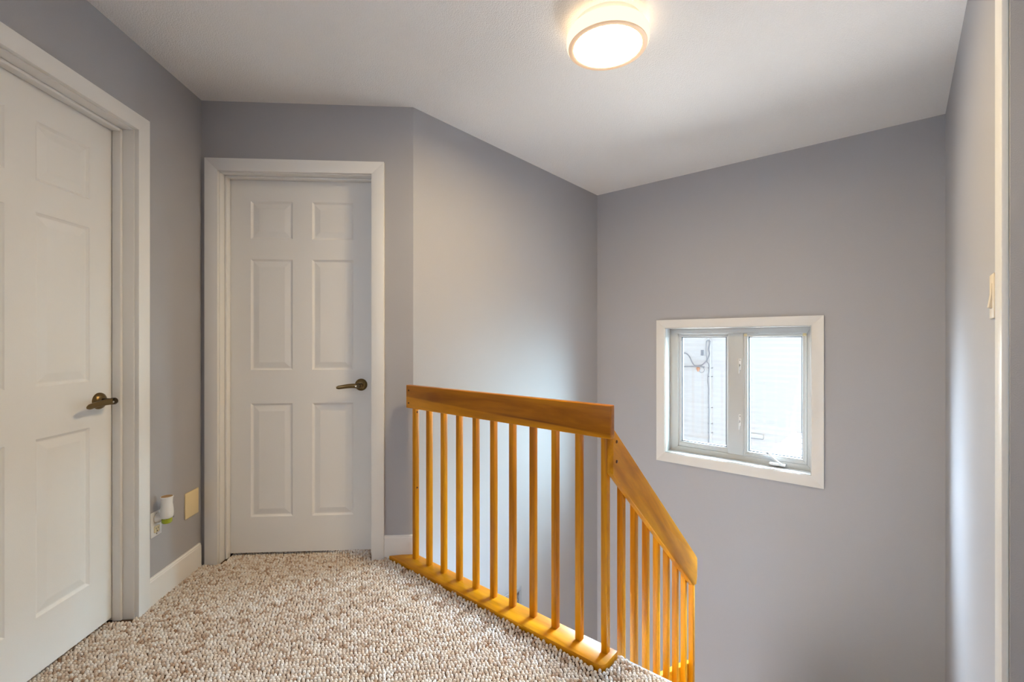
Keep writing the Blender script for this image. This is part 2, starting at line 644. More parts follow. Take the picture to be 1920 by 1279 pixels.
tris = np.array([(2 * NS + k, 2 * NS + (k + 1) % NS, 3 * NS) for k in range(NS)])
off = (np.arange(nl) * nv)[:, None, None]
Q = (quads[None] + off).reshape(-1, 4)
T = (tris[None] + off).reshape(-1, 3)
me = bpy.data.meshes.new('carpet_pile')
me.vertices.add(nl * nv)
me.vertices.foreach_set('co', V.reshape(-1))
nq, ntg = len(Q), len(T)
me.loops.add(nq * 4 + ntg * 3)
me.loops.foreach_set('vertex_index', np.concatenate([Q.reshape(-1), T.reshape(-1)]).astype(np.int32))
me.polygons.add(nq + ntg)
me.polygons.foreach_set('loop_start', np.concatenate([np.arange(nq) * 4, nq * 4 + np.arange(ntg) * 3]).astype(np.int32))
me.update(calc_edges=True)
me.polygons.foreach_set('use_smooth', np.ones(nq + ntg, dtype=bool))
fa = me.attributes.new('fleck', 'FLOAT', 'POINT')
fa.data.foreach_set('value', np.repeat(rng.random(nl), nv).astype(np.float32))
me.materials.append(M['carpet'])
pile = link(bpy.data.objects.new('carpet_pile', me), floor)
pile['kind'] = 'stuff'

# stairs going down along the right wall (hidden below the landing edge)
RISE, RUN = 0.20, 0.226
st = struct(obj('floor_stairs', bx(-0.80, XE, 3.10, YB, -1.66, -1.60), M['stair_carpet']))
for k in range(7):
    y0 = YEDGE + 0.012 + k * RUN
    z = -RISE * (k + 1)
    obj('stair_step', bx(-0.80, XE - 0.002, y0 - 0.0, y0 + RUN + 0.02, z - 0.20, z, bev=0.01), M['stair_carpet'], st)


# ------------------------------------------------------------------ doors
def panel_mesh(x0, x1, z0, z1):
    """moulded raised panel: steep edge, sloping bevel, flat field (y into the door, front face y=0)"""
    bm = bmesh.new()
    prof = [(0.0, 0.0), (0.004, 0.0035), (0.010, 0.0075), (0.014, 0.0075), (0.040, 0.0022), (0.044, 0.0016)]
    rings = []
    for i, d in prof:
        rings.append([bm.verts.new(p) for p in ((x0 + i, d, z0 + i), (x1 - i, d, z0 + i), (x1 - i, d, z1 - i), (x0 + i, d, z1 - i))])
    for a, b in zip(rings[:-1], rings[1:]):
        for k in range(4):
            bm.faces.new((a[k], a[(k + 1) % 4], b[(k + 1) % 4], b[k]))
    bm.faces.new(rings[-1])
    return bm


def leaf_mesh(x0, x1, z0, z1, th, panels):
    bm = bmesh.new()
    xs = sorted({x0, x1, *[p[0] for p in panels], *[p[1] for p in panels]})
    zs = sorted({z0, z1, *[p[2] for p in panels], *[p[3] for p in panels]})
    vs = {}

    def v(x, y, z):
        k = (round(x, 5), round(y, 5), round(z, 5))
        if k not in vs:
            vs[k] = bm.verts.new((x, y, z))
        return vs[k]
    for a, b in zip(xs[:-1], xs[1:]):
        for c, d in zip(zs[:-1], zs[1:]):
            cx, cz = (a + b) / 2, (c + d) / 2
            if any(p[0] < cx < p[1] and p[2] < cz < p[3] for p in panels):
                continue
            bm.faces.new((v(a, 0, c), v(b, 0, c), v(b, 0, d), v(a, 0, d)))
    bm.faces.new((v(x0, th, z0), v(x0, th, z1), v(x1, th, z1), v(x1, th, z0)))
    zl = zs
    for x in (x0, x1):
        bm.faces.new([v(x, 0, z) for z in zl] + [v(x, th, z1), v(x, th, z0)])
    for z in (z0, z1):
        bm.faces.new([v(x, 0, z) for x in xs] + [v(x1, th, z), v(x0, th, z)])
    return bm


def casing_side(x0, x1, z0, z1, mitre, inner):
    """flat casing board in the xz plane, mitred on top; a quirk bead runs on the inner edge"""
    if inner < 0:      # inner edge is x0 (board to the right of the opening)
        pts = [(x0, 0, z0), (x1, 0, z0), (x1, 0, z1), (x0, 0, z1 - mitre)]
    else:
        pts = [(x0, 0, z0), (x1, 0, z0), (x1, 0, z1 - mitre), (x0, 0, z1)]
    bm = bmesh.new()
    prism(bm, pts, (0, -0.018, 0), bev=0.0007)
    return bm


PANELS = [(-0.669, -0.446, 1.731, 1.938), (-0.341, -0.118, 1.731, 1.938),
          (-0.669, -0.446, 1.011, 1.620), (-0.341, -0.118, 1.011, 1.620),
          (-0.669, -0.446, 0.206, 0.828), (-0.341, -0.118, 0.206, 0.828)]
FACE = 0.081


def make_handle(door):
    hx, hz_ = -0.075, 0.928
    M4 = Matrix.Translation((hx, FACE, hz_)) @ ROT_Y_OUT
    h = obj('lever_handle', lathe(bmesh.new(), [(0.0, 0.0), (0.0335, 0.0), (0.0335, 0.004), (0.031, 0.009), (0.024, 0.014), (0.0165, 0.018), (0.0, 0.018)], M4, 40), M['brass'], door, 35)
    obj('neck', lathe(bmesh.new(), [(0.0115, 0.012), (0.0105, 0.045), (0.0125, 0.050), (0.0125, 0.062), (0.010, 0.066), (0.0, 0.066)], M4, 24), M['brass_dark'], h, 35)
    path, ra, rb = [], [], []
    for i in range(13):
        t = i / 12
        x = hx + 0.020 - 0.140 * t
        y = FACE - 0.056 + 0.012 * math.sin(t * PI * 0.9) * (t > 0.15) * t - 0.002 * math.sin(t * PI)
        z = hz_ - 0.004 - 0.004 * t + 0.004 * math.sin(t * PI * 1.3)
        path.append((x, y, z))
        e = math.sin(min(1, (i + 0.35) / 1.6) * PI / 2) * math.sin(min(1, (12.3 - i) / 1.4) * PI / 2)
        ra.append(0.0065 * (0.35 + 0.65 * e))
        rb.append((0.0135 - 0.0035 * t) * (0.30 + 0.70 * e))
    obj('lever', sweep(bmesh.new(), path, ra, rb, n=16, power=2.6), M['brass'], h, 50)
    obj('lock_button', lathe(bmesh.new(), [(0.0, 0.0), (0.0042, 0.0), (0.0042, 0.005), (0.003, 0.006), (0.0, 0.006)], Matrix.Translation((hx - 0.012, FACE - 0.0605, hz_ - 0.003)) @ ROT_Y_OUT, 16), M['steel'], h, 35)


def make_door(name, loc, rz):
    d = struct(empty(name, loc, rz))
    cw_, rv = 0.0655, 0.004
    obj('casing', casing_side(rv, rv + cw_, -0.006, HD + rv + cw_, cw_, -1), M['white'], d, 40)
    obj('casing', casing_side(-W - rv - cw_, -W - rv, -0.006, HD + rv + cw_, cw_, 1), M['white'], d, 40)
    bm = bmesh.new()
    zt = HD + rv
    prism(bm, [(-W - rv, 0, zt), (rv, 0, zt), (rv + cw_, 0, zt + cw_), (-W - rv - cw_, 0, zt + cw_)], (0, -0.018, 0), bev=0.0007)
    obj('head_casing', bm, M['white'], d, 40)
    for x0, x1 in ((0.0, 0.018), (-W - 0.018, -W)):
        obj('jamb', bx(x0, x1, 0.0, 0.135, -0.008, HD + 0.018, bev=0.0015), M['white'], d, 40)
    obj('head_jamb', bx(-W, 0.0, 0.0, 0.135, HD, HD + 0.018, bev=0.0015), M['white'], d, 40)
    for x0, x1 in ((-0.0125, 0.0), (-W, -W + 0.0125)):
        obj('door_stop', bx(x0, x1, 0.043, FACE - 0.002, -0.006, HD, bev=0.004, seg=3), M['white'], d, 40)
    obj('door_stop', bx(-W + 0.0125, -0.0125, 0.043, FACE - 0.002, HD - 0.0125, HD, bev=0.004, seg=3), M['white'], d, 40)
    leaf = obj('door_leaf', leaf_mesh(-W + 0.003, -0.003, 0.010, HD - 0.004, 0.035, PANELS), M['door'], d)
    leaf.location = (0, FACE, 0)
    for p in PANELS:
        obj('door_panel', panel_mesh(*p), M['door'], leaf)
    make_handle(d)
    return d


make_door('door_1', OD, RZD)
make_door('door_2', OA, RZA)

# right-hand doorway, of which only the casing edge and jamb show
d3 = struct(empty('door_3', (XE, EY1, 0), -PI / 2))
# local frame: x = -world Y ... x runs towards the camera, y into the wall (+X)
obj('casing', bx(-0.101, -0.005, -0.0125, 0.0, -0.006, 2.16, bev=0.003), M['white'], d3, 40)
obj('casing', bx(0.805, 0.90, -0.0125, 0.0, -0.006, 2.16, bev=0.003), M['white'], d3, 40)
obj('head_casing', bx(-0.005, 0.805, -0.0125, 0.0, 2.075, 2.16, bev=0.003), M['white'], d3, 40)
obj('jamb', bx(-0.018, 0.0, 0.0, 0.12, -0.006, 2.088, bev=0.002), M['paint'], d3, 40)  # white jamb given the wall grey, its shade painted into the colour
obj('jamb', bx(0.80, 0.818, 0.0, 0.12, -0.006, 2.088, bev=0.002), M['paint'], d3, 40)
obj('head_jamb', bx(0.0, 0.80, 0.0, 0.12, 2.07, 2.088, bev=0.002), M['paint'], d3, 40)
obj('door_leaf', bx(0.003, 0.797, 0.085, 0.12, 0.008, 2.066, bev=0.002), M['door'], d3, 40)


# ------------------------------------------------------------------ baseboards
def baseboard(name, loc, rz, x0, x1, h=0.120, cut0=0.0, cut1=0.0):
    bm = bmesh.new()
    prof = [(0.0, -0.006), (-0.0125, -0.006), (-0.0125, h - 0.014), (-0.0105, h - 0.010), (-0.0105, h - 0.006), (-0.007, h), (0.0, h)]
    a = [bm.verts.new((x0 - cut0 * y, y, z)) for y, z in prof]
    b = [bm.verts.new((x1 - cut1 * y, y, z)) for y, z in prof]
    n = len(prof)
    bm.faces.new(a)
    bm.faces.new(b[::-1])
    for i in range(n):
        k = (i + 1) % n
        bm.faces.new((a[i], b[i], b[k], a[k]))
    o = struct(obj(name, bm, M['white']))
    o.location = loc
    o.rotation_euler = (0, 0, rz)
    return o


baseboard('baseboard_left', DA, RZD, -SD + 0.0697, -0.0235, 0.117)
baseboard('baseboard_far', DA, RZA, SA + 0.0697, AL + 0.004, 0.1215)


# ------------------------------------------------------------------ window
win = struct(empty('window_1', (0, YB, 0)))
# local y = world Y - YB
CT = 0.0665


def wcas(pts, name='casing'):
    bm = bmesh.new()
    prism(bm, [(x, 0, z) for x, z in pts], (0, -0.016, 0), bev=0.0005)
    obj(name, bm, M['wtrim'], win, 40)


ox0, ox1, oz0, oz1 = WX0 - CT, WX1 + CT, WZ0 - 0.071, WZ1 + 0.062
wcas([(ox0, oz0), (WX0, WZ0), (WX0, WZ1), (ox0, oz1)])
wcas([(WX1, WZ0), (ox1, oz0), (ox1, oz1), (WX1, WZ1)])
wcas([(ox0, oz1), (WX0, WZ1), (WX1, WZ1), (ox1, oz1)])
wcas([(ox0, oz0), (ox1, oz0), (WX1, WZ0), (WX0, WZ0)])
# liner boards, stepped 6 mm back from the casing edge
lx0, lx1, lz0, lz1 = WX0 + 0.006, WX1 - 0.006, WZ0 + 0.005, WZ1 - 0.006
FR = 0.088                              # front of the vinyl frame
obj('liner', bx(lx0 - 0.016, lx0, -0.010, FR + 0.10, lz0, lz1, bev=0.001), M['vinyl'], win, 40)
obj('liner', bx(lx1, lx1 + 0.016, -0.010, FR + 0.10, lz0, lz1, bev=0.001), M['vinyl'], win, 40)
obj('liner', bx(lx0 - 0.016, lx1 + 0.016, -0.010, FR + 0.10, lz1, lz1 + 0.016, bev=0.001), M['vinyl'], win, 40)
obj('sill', bx(lx0 - 0.016, lx1 + 0.016, -0.010, FR + 0.10, lz0 - 0.016, lz0, bev=0.001), M['vinyl'], win, 40)


def ring_bars(name, x0, x1, z0, z1, ix0, ix1, iz0, iz1, y0, y1, mat, parent, bev=0.002):
    """mitred rectangular frame as one object"""
    bm = bmesh.new()
    prism(bm, [(x0, y0, z0), (ix0, y0, iz0), (ix0, y0, iz1), (x0, y0, z1)], (0, y1 - y0, 0), bev=bev)
    prism(bm, [(ix1, y0, iz0), (x1, y0, z0), (x1, y0, z1), (ix1, y0, iz1)], (0, y1 - y0, 0), bev=bev)
    prism(bm, [(x0, y0, z1), (ix0, y0, iz1), (ix1, y0, iz1), (x1, y0, z1)], (0, y1 - y0, 0), bev=bev)
    prism(bm, [(x0, y0, z0), (x1, y0, z0), (ix1, y0, iz0), (ix0, y0, iz0)], (0, y1 - y0, 0), bev=bev)
    return obj(name, bm, mat, parent, 40)


LX0, LX1, RX0, RX1 = -1.346, -0.976, -0.870, -0.480       # left light, right sash
BZ, TZ = 0.342, 1.226
ring_bars('frame', lx0, lx1, lz0, lz1, LX0, RX1, BZ, TZ, FR, FR + 0.09, M['vinyl'], win)
obj('mullion', bx(LX1, RX0, FR - 0.002, FR + 0.09, BZ, TZ, bev=0.003), M['vinyl'], win, 40)
for x0, x1, gx0, gx1, gz0, yo in ((LX0, LX1, -1.325, -0.989, 0.382, 0.008), (RX0, RX1, -0.842, -0.508, 0.376, -0.004)):
    s = ring_bars('sash', x0 + 0.001, x1 - 0.001, BZ + 0.001, TZ - 0.001, gx0 - 0.010, gx1 + 0.010, gz0 - 0.012, 1.212, FR + yo, FR + 0.05, M['vinyl'], win, 0.003)
    ring_bars('glazing_bead', gx0 - 0.011, gx1 + 0.011, gz0 - 0.013, 1.213, gx0, gx1, gz0, 1.202, FR + yo + 0.005, FR + 0.05, M['vinyl'], s, 0.003)
    ring_bars('gasket', gx0 - 0.001, gx1 + 0.001, gz0 - 0.001, 1.203, gx0 + 0.007, gx1 - 0.007, gz0 + 0.006, 1.197, FR + 0.022, FR + 0.05, M['gasket'], s, 0.0)
    obj('pane', bx(gx0 - 0.002, gx1 + 0.002, FR + 0.034, FR + 0.040, gz0 - 0.002, 1.204), M['glass'], s)
    if yo < 0:
        for cx in (x0 + 0.012, x1 - 0.016):
            obj('corner_key', bx(cx - 0.009, cx + 0.012, FR + yo - 0.001, FR + yo + 0.004, 1.205, 1.224, bev=0.001), M['yellowed'], s)
# two latches on the mullion
for z in (0.965, 0.560):
    la = obj('latch', bx(-0.901, -0.885, FR - 0.010, FR - 0.001, z - 0.005, z + 0.078, bev=0.003), M['plate'], win, 40)
    obj('latch_lever', sweep(bmesh.new(), [(-0.893, FR - 0.012, z + 0.040), (-0.894, FR - 0.020, z + 0.020), (-0.896, FR - 0.018, z - 0.030)], [0.005, 0.004, 0.003], n=8), M['plate'], la, 40)
    for dz in (0.066, 0.030):
        obj('latch_screw', lathe(bmesh.new(), [(0.0, 0.0), (0.0032, 0.0), (0.0025, 0.0015), (0.0, 0.0015)], Matrix.Translation((-0.892, FR - 0.010, z + dz)) @ ROT_Y_OUT, 10), M['slot'], la)
    obj('latch_track', bx(-0.9035, -0.8985, FR - 0.005, FR - 0.001, z - 0.060, z + 0.0), M['vinyl'], la)
# crank operator on the sill of the right sash
cr = obj('crank_handle', bx(-0.700, -0.600, FR - 0.045, FR + 0.002, lz0 + 0.010, lz0 + 0.027, bev=0.006, seg=3), M['plate'], win, 40)
obj('crank_arm', sweep(bmesh.new(), [(-0.622, FR - 0.042, lz0 + 0.022), (-0.635, FR - 0.050, lz0 + 0.034), (-0.665, FR - 0.054, lz0 + 0.060), (-0.700, FR - 0.056, lz0 + 0.092)], [0.010, 0.008, 0.007, 0.0075], [0.006, 0.006, 0.005, 0.006], n=12), M['plate'], cr, 50)
obj('crank_knob', lathe(bmesh.new(), [(0.0, 0.0), (0.008, 0.0), (0.009, 0.006), (0.008, 0.014), (0.0, 0.016)], Matrix.Translation((-0.704, FR - 0.052, lz0 + 0.094)) @ ROT_Y_OUT, 16), M['grille'], cr, 40)
obj('crank_keeper', bx(-0.745, -0.690, FR - 0.014, FR - 0.003, lz0 + 0.062, lz0 + 0.076, bev=0.003), M['plate'], cr, 40)

# unseen window frame added behind the photographer for the rear fill lamp
rw = struct(empty('window_rear_added', (0, -2.0, 0)))
ring_bars('frame', -1.24, 0.04, 0.62, 2.08, -1.16, -0.04, 0.70, 2.00, -0.06, 0.016, M['vinyl'], rw)

# ------------------------------------------------------------------ railing
rail = thing(empty('stair_railing', (-1.45, 1.5, 0)), 'honey-stained wooden railing with square balusters beside the carpeted landing and down the stairs', 'railing')
RO = Vector((-1.45, 1.5, 0))


def roff(bm):
    bmesh.ops.translate(bm, verts=bm.verts, vec=-RO)
    return bm


PT = 0.0185
bm = bmesh.new()
arc = [(PLX1 - 0.022 + 0.022 * math.sin(t), PLY0 + 0.022 - 0.022 * math.cos(t)) for t in [k * PI / 12 for k in range(7)]]
xl = XC + 0.002
pl = [(xl - (AC.y - PLY0) * 1.03 + 0.03, PLY0)] + arc + [(PLX1, PLY1), (xl, PLY1), (xl, AC.y - 0.004)]
prism(bm, [(x, y, -0.012) for x, y in pl], (0, 0, PT + 0.012), bev=0.002)
obj('base_plate', roff(bm), M['wood_x'], rail, 40)
# flat handrail
RF0, RF1 = 1.472, 1.503
hr = obj('handrail', roff(bx(-1.990, -0.792, RF0, RF1, 0.8185, 0.9395, bev=0.004, seg=3)), M['wood_rail'], rail, 40)


def screw(parent, loc, axis, r=0.0048):
    m4 = Matrix.Translation(loc) @ (ROT_Y_OUT if axis == 'y' else Matrix.Rotation(PI / 2, 4, 'Y'))
    return obj('screw', roff(lathe(bmesh.new(), [(0.0, 0.0), (r, 0.0), (r, 0.001), (r * 0.7, 0.003), (0.0, 0.0035)], m4, 16)), M['screw'], parent, 40)


screw(hr, (-1.967, RF0, 0.912), 'y')
screw(hr, (-1.967, RF0, 0.846), 'y')
# balusters of the flat run (the last one is the wall post, the first the corner post)
BX, BW, BY0, BY1, SP = -0.8365, 0.0122, 1.503, 1.529, 0.11275
for k in range(11):
    cx = BX - SP * k
    b_ = obj('baluster', roff(bx(cx - BW, cx + BW, BY0, BY1, PT - 0.002, 0.930, bev=0.0018)), M['wood_z'], rail, 40)
    if k == 10:
        for z in (0.795, 0.395):
            screw(b_, (cx + BW, 1.516, z), 'x', 0.0050)
# sloped handrail: plank on the stair side of the sloped balusters
SX0, SX1 = -0.8243, -0.7985
SL = 0.889


def ztop(y):
    return 0.8467 - SL * (y - 1.5159)


ye = 2.400
yn = 1.503
vh = 0.172
pts = [(SX0, yn, ztop(yn)), (SX0, 2.372, ztop(2.372)), (SX0, 2.405, ztop(2.372) - 0.030),
       (SX0, 2.405, ztop(2.372) - 0.120), (SX0, 2.392, ztop(2.345) - vh - 0.012), (SX0, 2.345, ztop(2.345) - vh), (SX0, yn, ztop(yn) - vh)]
bm = bmesh.new()
prism(bm, pts, (SX1 - SX0, 0, 0), bev=0.004, seg=3)
sr = obj('sloped_handrail', roff(bm), M['wood_s'], rail, 40)
screw(sr, (SX1, 1.530, 0.800), 'x', 0.0065)
screw(sr, (SX1, 1.530, 0.727), 'x', 0.0065)
# lower string board the sloped balusters stand against


def zstr(y):
    return -0.4056 - 0.366 * (y - 2.118)


bm = bmesh.new()
s0, s1 = YEDGE + 0.016, 2.468
prism(bm, [(-0.8775, s0, zstr(s0)), (-0.8775, s1, zstr(s1)), (-0.8775, s1, -1.35), (-0.8775, s0, -0.50)], (0.028, 0, 0), bev=0.003)
obj('stringer', roff(bm), M['wood_s'], rail, 40)
SB0 = 1.6285
for k in range(8):
    y0 = SB0 + k * 0.1125
    z1 = ztop(y0 + 0.013) - 0.03
    z0 = min(zstr(y0), -0.35 - 0.885 * (y0 - 1.57)) - 0.12
    bm = bmesh.new()
    x0, x1 = BX - BW, BX + BW
    y1 = y0 + 0.026
    zc = lambda y: ztop(y) - 0.03
    prism(bm, [(x0, y0, z0), (x0, y1, z0), (x0, y1, zc(y1)), (x0, y0, zc(y0))], (x1 - x0, 0, 0), bev=0.0018)
    obj('baluster', roff(bm), M['wood_z'], rail, 40)

# ------------------------------------------------------------------ ceiling light
LC = Vector((-0.9015, 1.6494, 2.44))
lamp = thing(empty('ceiling_light', LC), 'lit round flush ceiling light with opal drum shade and metal ring on the ceiling', 'ceiling light')
lamp.location = LC
obj('base_pan', lathe(bmesh.new(), [(0.0, 0.0), (0.134, 0.0), (0.134, -0.022), (0.130, -0.030), (0.0, -0.030)], None, 64), M['plate'], lamp, 40)
obj('drum_shade', lathe(bmesh.new(), [(0.0, -0.0315), (0.148, -0.0315), (0.158, -0.034), (0.163, -0.043), (0.163, -0.070), (0.161, -0.079), (0.156, -0.084), (0.1555, -0.086), (0.10, -0.085), (0.0, -0.084)], None, 72), M['shade'], lamp, 50)
obj('shade_top', lathe(bmesh.new(), [(0.136, -0.0305), (0.147, -0.0305), (0.147, -0.0312), (0.136, -0.0312), (0.136, -0.0305)], None, 64), M['shade_top'], lamp, 40)
obj('trim_ring', lathe(bmesh.new(), [(0.1345, -0.083), (0.1345, -0.0885), (0.136, -0.0895), (0.154, -0.0895), (0.1555, -0.0885), (0.1555, -0.083), (0.1345, -0.083)], None, 72), M['ring'], lamp, 40)
obj('diffuser', lathe(bmesh.new(), [(0.0, -0.0880), (0.09, -0.0877), (0.1344, -0.0865), (0.1344, -0.0862), (0.0, -0.0862)], None, 72), M['diffuser'], lamp, 50)


# ------------------------------------------------------------------ wall plates on the left wall
def at_left(s, z):
    p = DA + D * s
    return (p.x, p.y, z)


o = thing(empty('wall_outlet', at_left(0.349, 0.347), RZD), 'white double socket plate low on the grey wall behind the plug-in freshener', 'outlet')
obj('cover_plate', bx(-0.035, 0.035, -0.006, 0.0, -0.056, 0.056, bev=0.003), M['plate'], o, 40)
for dz in (-0.024, 0.024):
    s = obj('socket', bx(-0.017, 0.017, -0.0085, -0.004, dz - 0.0145, dz + 0.0145, bev=0.004, seg=3), M['ivory'], o, 40)
    s['label'] = 'ivory socket face'
    for sx_, hh in ((-0.0065, 0.0042), (0.0065, 0.0036)):
        obj('slot', bx(sx_ - 0.0011, sx_ + 0.0011, -0.0090, -0.0084, dz + 0.004 - hh, dz + 0.004 + hh), M['slot'], s)
    obj('slot', bx(-0.0024, 0.0024, -0.0090, -0.0084, dz - 0.0105, dz - 0.0058, bev=0.0008), M['slot'], s)
obj('plate_screw', lathe(bmesh.new(), [(0.0, 0.0), (0.003, 0.0), (0.0024, 0.0015), (0.0, 0.0016)], Matrix.Translation((0, -0.006, -0.045)) @ ROT_Y_OUT, 12), M['steel'], o)
obj('plate_screw', lathe(bmesh.new(), [(0.0, 0.0), (0.003, 0.0), (0.0024, 0.0015), (0.0, 0.0016)], Matrix.Translation((0, -0.006, 0.045)) @ ROT_Y_OUT, 12), M['steel'], o)

f = thing(empty('plug_in_freshener', at_left(0.349, 0.347), RZD), 'white plug-in air freshener with green oil bottle in the wall socket', 'air freshener')
obj('plug_base', lathe(bmesh.new(), [(0.0, 0.0092), (0.021, 0.0092), (0.021, 0.020), (0.018, 0.026), (0.014, 0.034), (0.013, 0.040), (0.0, 0.040)], Matrix.Translation((0.0, 0, 0.026)) @ ROT_Y_OUT, 32), M['plate'], f, 40)
bc = (0.000, -0.050)
obj('body', lathe(bmesh.new(), [(0.0, 0.012), (0.019, 0.012), (0.0245, 0.018), (0.0255, 0.035), (0.0245, 0.055), (0.0215, 0.078), (0.0225, 0.098), (0.0250, 0.108), (0.0235, 0.110), (0.0, 0.108)], Matrix.Translation((bc[0], bc[1], 0.012)), 32), M['plate'], f, 50)
obj('cap', lathe(bmesh.new(), [(0.0, 0.121), (0.0225, 0.122), (0.0225, 0.1195), (0.0, 0.119)], Matrix.Translation((bc[0], bc[1], 0)), 32), M['amber'], f, 40)
obj('oil_bottle', lathe(bmesh.new(), [(0.0, 0.002), (0.016, 0.002), (0.020, 0.006), (0.020, 0.022), (0.015, 0.027), (0.0, 0.027)], Matrix.Translation((bc[0], bc[1], 0.0)), 28), M['oil'], f, 40)
obj('dial', bx(bc[0] + 0.010, bc[0] + 0.014, bc[1] - 0.0235, bc[1] - 0.0195, 0.022, 0.032, bev=0.001), M['grille'], f)

bpl = thing(obj('blank_plate', bx(-0.055, 0.055, -0.006, 0.0, -0.065, 0.065, bev=0.004, seg=3), M['ivory'], None, 40), 'yellowed ivory blank wall plate beside the white door casing in the corner', 'wall plate')
bpl.location = at_left(0.0885, 0.346)
bpl.rotation_euler = (0, 0, RZD)

# light switch on the right wall
sw = thing(empty('light_switch', (XE, 1.738, 1.289), -PI / 2), 'cream rocker light switch on the right wall beside the door casing', 'light switch')
obj('cover_plate', bx(-0.035, 0.035, -0.006, 0.0, -0.059, 0.059, bev=0.003), M['cream'], sw, 40)
bm = bmesh.new()
prism(bm, [(-0.016, -0.005, -0.033), (-0.016, -0.0125, -0.029), (-0.016, -0.0070, 0.004), (-0.016, -0.0078, 0.033), (-0.016, -0.005, 0.033)], (0.032, 0, 0), bev=0.0008)
obj('rocker', bm, M['cream'], sw, 40)

# grey grille low on the stairwell wall, seen between the balusters
g = thing(empty('wall_grille', (XC, 2.29, -0.62)), 'grey wall grille low on the stairwell wall seen between balusters', 'vent')
ring = bmesh.new()
box(ring, 0.0, 0.012, -0.165, 0.165, 0.065, 0.090, bev=0.002)
box(ring, 0.0, 0.012, -0.165, 0.165, -0.090, -0.065, bev=0.002)
box(ring, 0.0, 0.012, -0.165, -0.140, -0.065, 0.065, bev=0.002)
box(ring, 0.0, 0.012, 0.140, 0.165, -0.065, 0.065, bev=0.002)
obj('grille_frame', ring, M['grille'], g, 40)
for k in range(6):
    z = -0.055 + k * 0.022
    bm = bmesh.new()
    prism(bm, [(0.001, -0.14, z - 0.009), (0.001, -0.14, z - 0.006), (0.009, -0.14, z + 0.009), (0.009, -0.14, z + 0.006)], (0, 0.28, 0))
    obj('louvre', bm, M['grille'], g)

# ------------------------------------------------------------------ outdoors
YN = 9.4
PITCH = 0.1
nh = thing(empty('neighbouring_house', (-2.4, YN, -3.2)), 'white lap-sided house wall across the gap, seen through the window', 'house')
board_me = None
NO = Vector((-2.4, YN, -3.2))
for k in range(-8, 42):
    zt_ = 1.171 - k * PITCH
    if zt_ - PITCH < -3.0:
        break
    if board_me is None:
        bm = bmesh.new()
        x0, x1 = -4.6, 5.4
        prism(bm, [(x0, 0.0, 0.012), (x0, 0.004, -PITCH * 0.5), (x0, -0.008, -PITCH + 0.012), (x0, -0.013, -PITCH), (x0, 0.020, -PITCH), (x0, 0.020, 0.012)], (x1 - x0, 0, 0))
        ob = obj('siding_board', bm, M['siding'], nh)
        board_me = ob.data
    else:
        ob = link(bpy.data.objects.new('siding_board', board_me), nh)
    ob.location = (0, 0, zt_ - NO.z)
obj('wall_core', bx(-4.6, 5.4, 0.022, 0.20, 0.0, 5.2), M['siding'], nh)
obj('eave', bx(-4.7, 5.5, -0.012, 0.3, 5.2, 5.36), M['siding'], nh)
struct(obj('floor_ground_outside', bx(-9, 6, 3.72, YN + 1.0, -3.3, -3.2), M['ground']))


def ny(px, py, dy=0.0):
    """point of the neighbour's wall plane met by the sight line through a photo pixel"""
    r, u = (px - 960) / 857.0, (639.5 - py) / 857.0
    d = Vector((r * math.cos(YAW) - math.sin(YAW), r * math.sin(YAW) + math.cos(YAW), u))
    t = (YN - dy) / d.y
    return Vector((0, 0, 1.171)) + d * t


def cable(name, pts, r, mat, label, cat, dy=0.05, group=None):
    P3 = [ny(x, y, dy) for x, y in pts]
    # smooth by Catmull-Rom
    Q3 = []
    for i in range(len(P3) - 1):
        p0, p1, p2, p3 = P3[max(i - 1, 0)], P3[i], P3[i + 1], P3[min(i + 2, len(P3) - 1)]
        for s in range(6):
            t = s / 6
            Q3.append(0.5 * ((2 * p1) + (p2 - p0) * t + (2 * p0 - 5 * p1 + 4 * p2 - p3) * t * t + (3 * p1 - p0 - 3 * p2 + p3) * t ** 3))
    Q3.append(P3[-1])
    o = obj(name, sweep(bmesh.new(), Q3, r, up=(0, 1, 0), n=6), mat, None, 60)
    return thing(o, label, cat, group)


cd = thing(empty('service_conduit', ny(1332, 845, 0.04)), 'white vertical service conduit on the neighbouring siding outside the left pane', 'conduit')
c0 = ny(1332, 641, 0.05)
c1 = ny(1332, 860, 0.05)
bm = bmesh.new()
sweep(bm, [c1, c0], 0.026, up=(0, 1, 0), n=14)
bmesh.ops.translate(bm, verts=bm.verts, vec=-cd.location)
obj('pipe', bm, M['conduit'], cd, 50)
bm = bmesh.new()
sweep(bm, [c0 + Vector((0, 0, -0.01)), c0 + Vector((0, -0.02, 0.035)), c0 + Vector((-0.03, -0.06, 0.055)), c0 + Vector((-0.05, -0.07, 0.02))], [0.034, 0.036, 0.034, 0.022], up=(0, 1, 0), n=12)
bmesh.ops.translate(bm, verts=bm.verts, vec=-cd.location)
obj('weather_head', bm, M['conduit'], cd, 50)
for py in (690, 706, 764, 794, 811):
    c = ny(1332, py, 0.04) - cd.location
    obj('strap', box(bmesh.new(), c.x - 0.042, c.x + 0.042, c.y - 0.031, c.y + 0.022, c.z - 0.007, c.z + 0.007, bev=0.002), M['grille'], cd)
cable('overhead_cable', [(1262, 662), (1280, 662), (1286, 662.5), (1292, 668), (1297, 678), (1302, 685), (1309, 686), (1317, 684), (1325, 676), (1330, 664), (1328.5, 655), (1330.5, 645), (1331.5, 639)], 0.0115, M['cable'], 'grey cable drooping in a swag to the head of the white conduit', 'cable', 0.125)
cable('loop_cable', [(1303, 686), (1311, 687.5), (1320, 682), (1325, 674), (1324, 662), (1324, 645), (1326, 638.5), (1331, 638)], 0.009, M['cable'], 'second grey cable looping up beside the drooping swag', 'cable', 0.155)
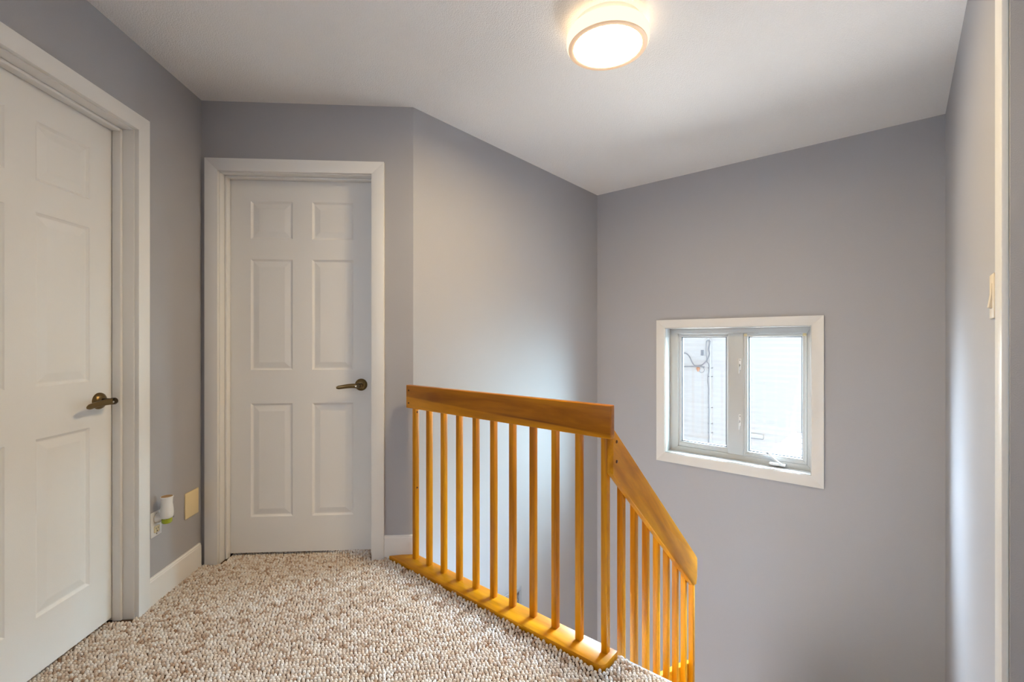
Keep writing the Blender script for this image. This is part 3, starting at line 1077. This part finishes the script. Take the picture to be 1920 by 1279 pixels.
cable('straight_cable', [(1250, 687), (1275, 687.5), (1300, 687), (1312, 687), (1321, 688.5)], 0.013, M['cable'], 'straight grey cable running level to the knot of the swag', 'cable', 0.185)
cable('curled_wire', [(1310, 690), (1312, 697), (1316, 699), (1320, 696), (1320, 691), (1316, 688)], 0.005, M['cable'], 'thin curled wire hanging under the knot of cables', 'cable', 0.13)
cable('down_cable', [(1325, 678), (1329, 684), (1329, 696), (1327.5, 704), (1327, 715), (1328.5, 730), (1328, 750), (1329, 770), (1328.5, 800), (1328.5, 860)], 0.008, M['cable'], 'thin grey cable running down along the white conduit', 'cable', 0.09)
p = ny(1309, 692, 0.14)
ins = thing(obj('insulator', lathe(bmesh.new(), [(0.0, 0.04), (0.03, 0.035), (0.034, 0.0), (0.022, -0.03), (0.012, -0.05), (0.0, -0.052)], None, 16), M['orange'], None, 40), 'small orange insulator hanging at the knot of cables outside', 'insulator')
ins.location = p
p = ny(1316.5, 661, 0.03)
jb = thing(empty('wall_bracket', p), 'small grey bracket on the neighbouring siding between the cables', 'bracket')
obj('bracket_plate', bx(-0.025, 0.025, -0.008, 0.022, -0.06, 0.05, bev=0.003), M['grille'], jb)
obj('bracket_hook', sweep(bmesh.new(), [(0, 0.0, 0.02), (0.01, -0.05, 0.02), (0.012, -0.06, -0.02), (-0.01, -0.04, -0.05)], 0.009, up=(1, 0, 0), n=8), M['grille'], jb, 50)
p0 = ny(1405, 816.5, 0.05)
p1 = ny(1432, 823, 0.05)
v = thing(empty('siding_vent', (p0.x, YN, p1.z)), 'white box vent on the neighbouring siding low in the right pane', 'vent')
wv = p1.x - p0.x
obj('hood', bx(0, wv, -0.09, -0.0135, 0.0, 0.075, bev=0.006), M['conduit'], v, 40)
obj('louvre', bx(0.01, wv - 0.01, -0.08, -0.0145, -0.014, 0.0), M['grille'], v)

# low flat canopy roof between the houses, under the window at the right
lr = thing(empty('canopy_roof', (0.4, 5.0, -3.2)), 'pale flat canopy roof with white edge seen low in the right pane', 'roof')
obj('roof_sheet', bx(-1.33, 1.6, -1.0, 1.15, 3.27, 3.29), M['canopy'], lr)
obj('edge_trim', bx(-1.36, -1.325, -1.0, 1.18, 3.20, 3.315, bev=0.006), M['conduit'], lr, 40)
obj('edge_trim', bx(-1.325, 1.6, 1.15, 1.18, 3.20, 3.305, bev=0.006), M['conduit'], lr, 40)
for px_, py_ in ((-1.30, 1.10), (1.55, 1.10), (-1.30, -0.90), (1.55, -0.90)):
    obj('post', bx(px_ - 0.04, px_ + 0.04, py_ - 0.04, py_ + 0.04, 0.0, 3.27, bev=0.004), M['conduit'], lr, 40)
for k in range(7):
    y = -0.85 + k * 0.30
    obj('rib', bx(-1.32, 1.6, y - 0.012, y + 0.012, 3.29, 3.303, bev=0.003), M['canopy'], lr, 40)
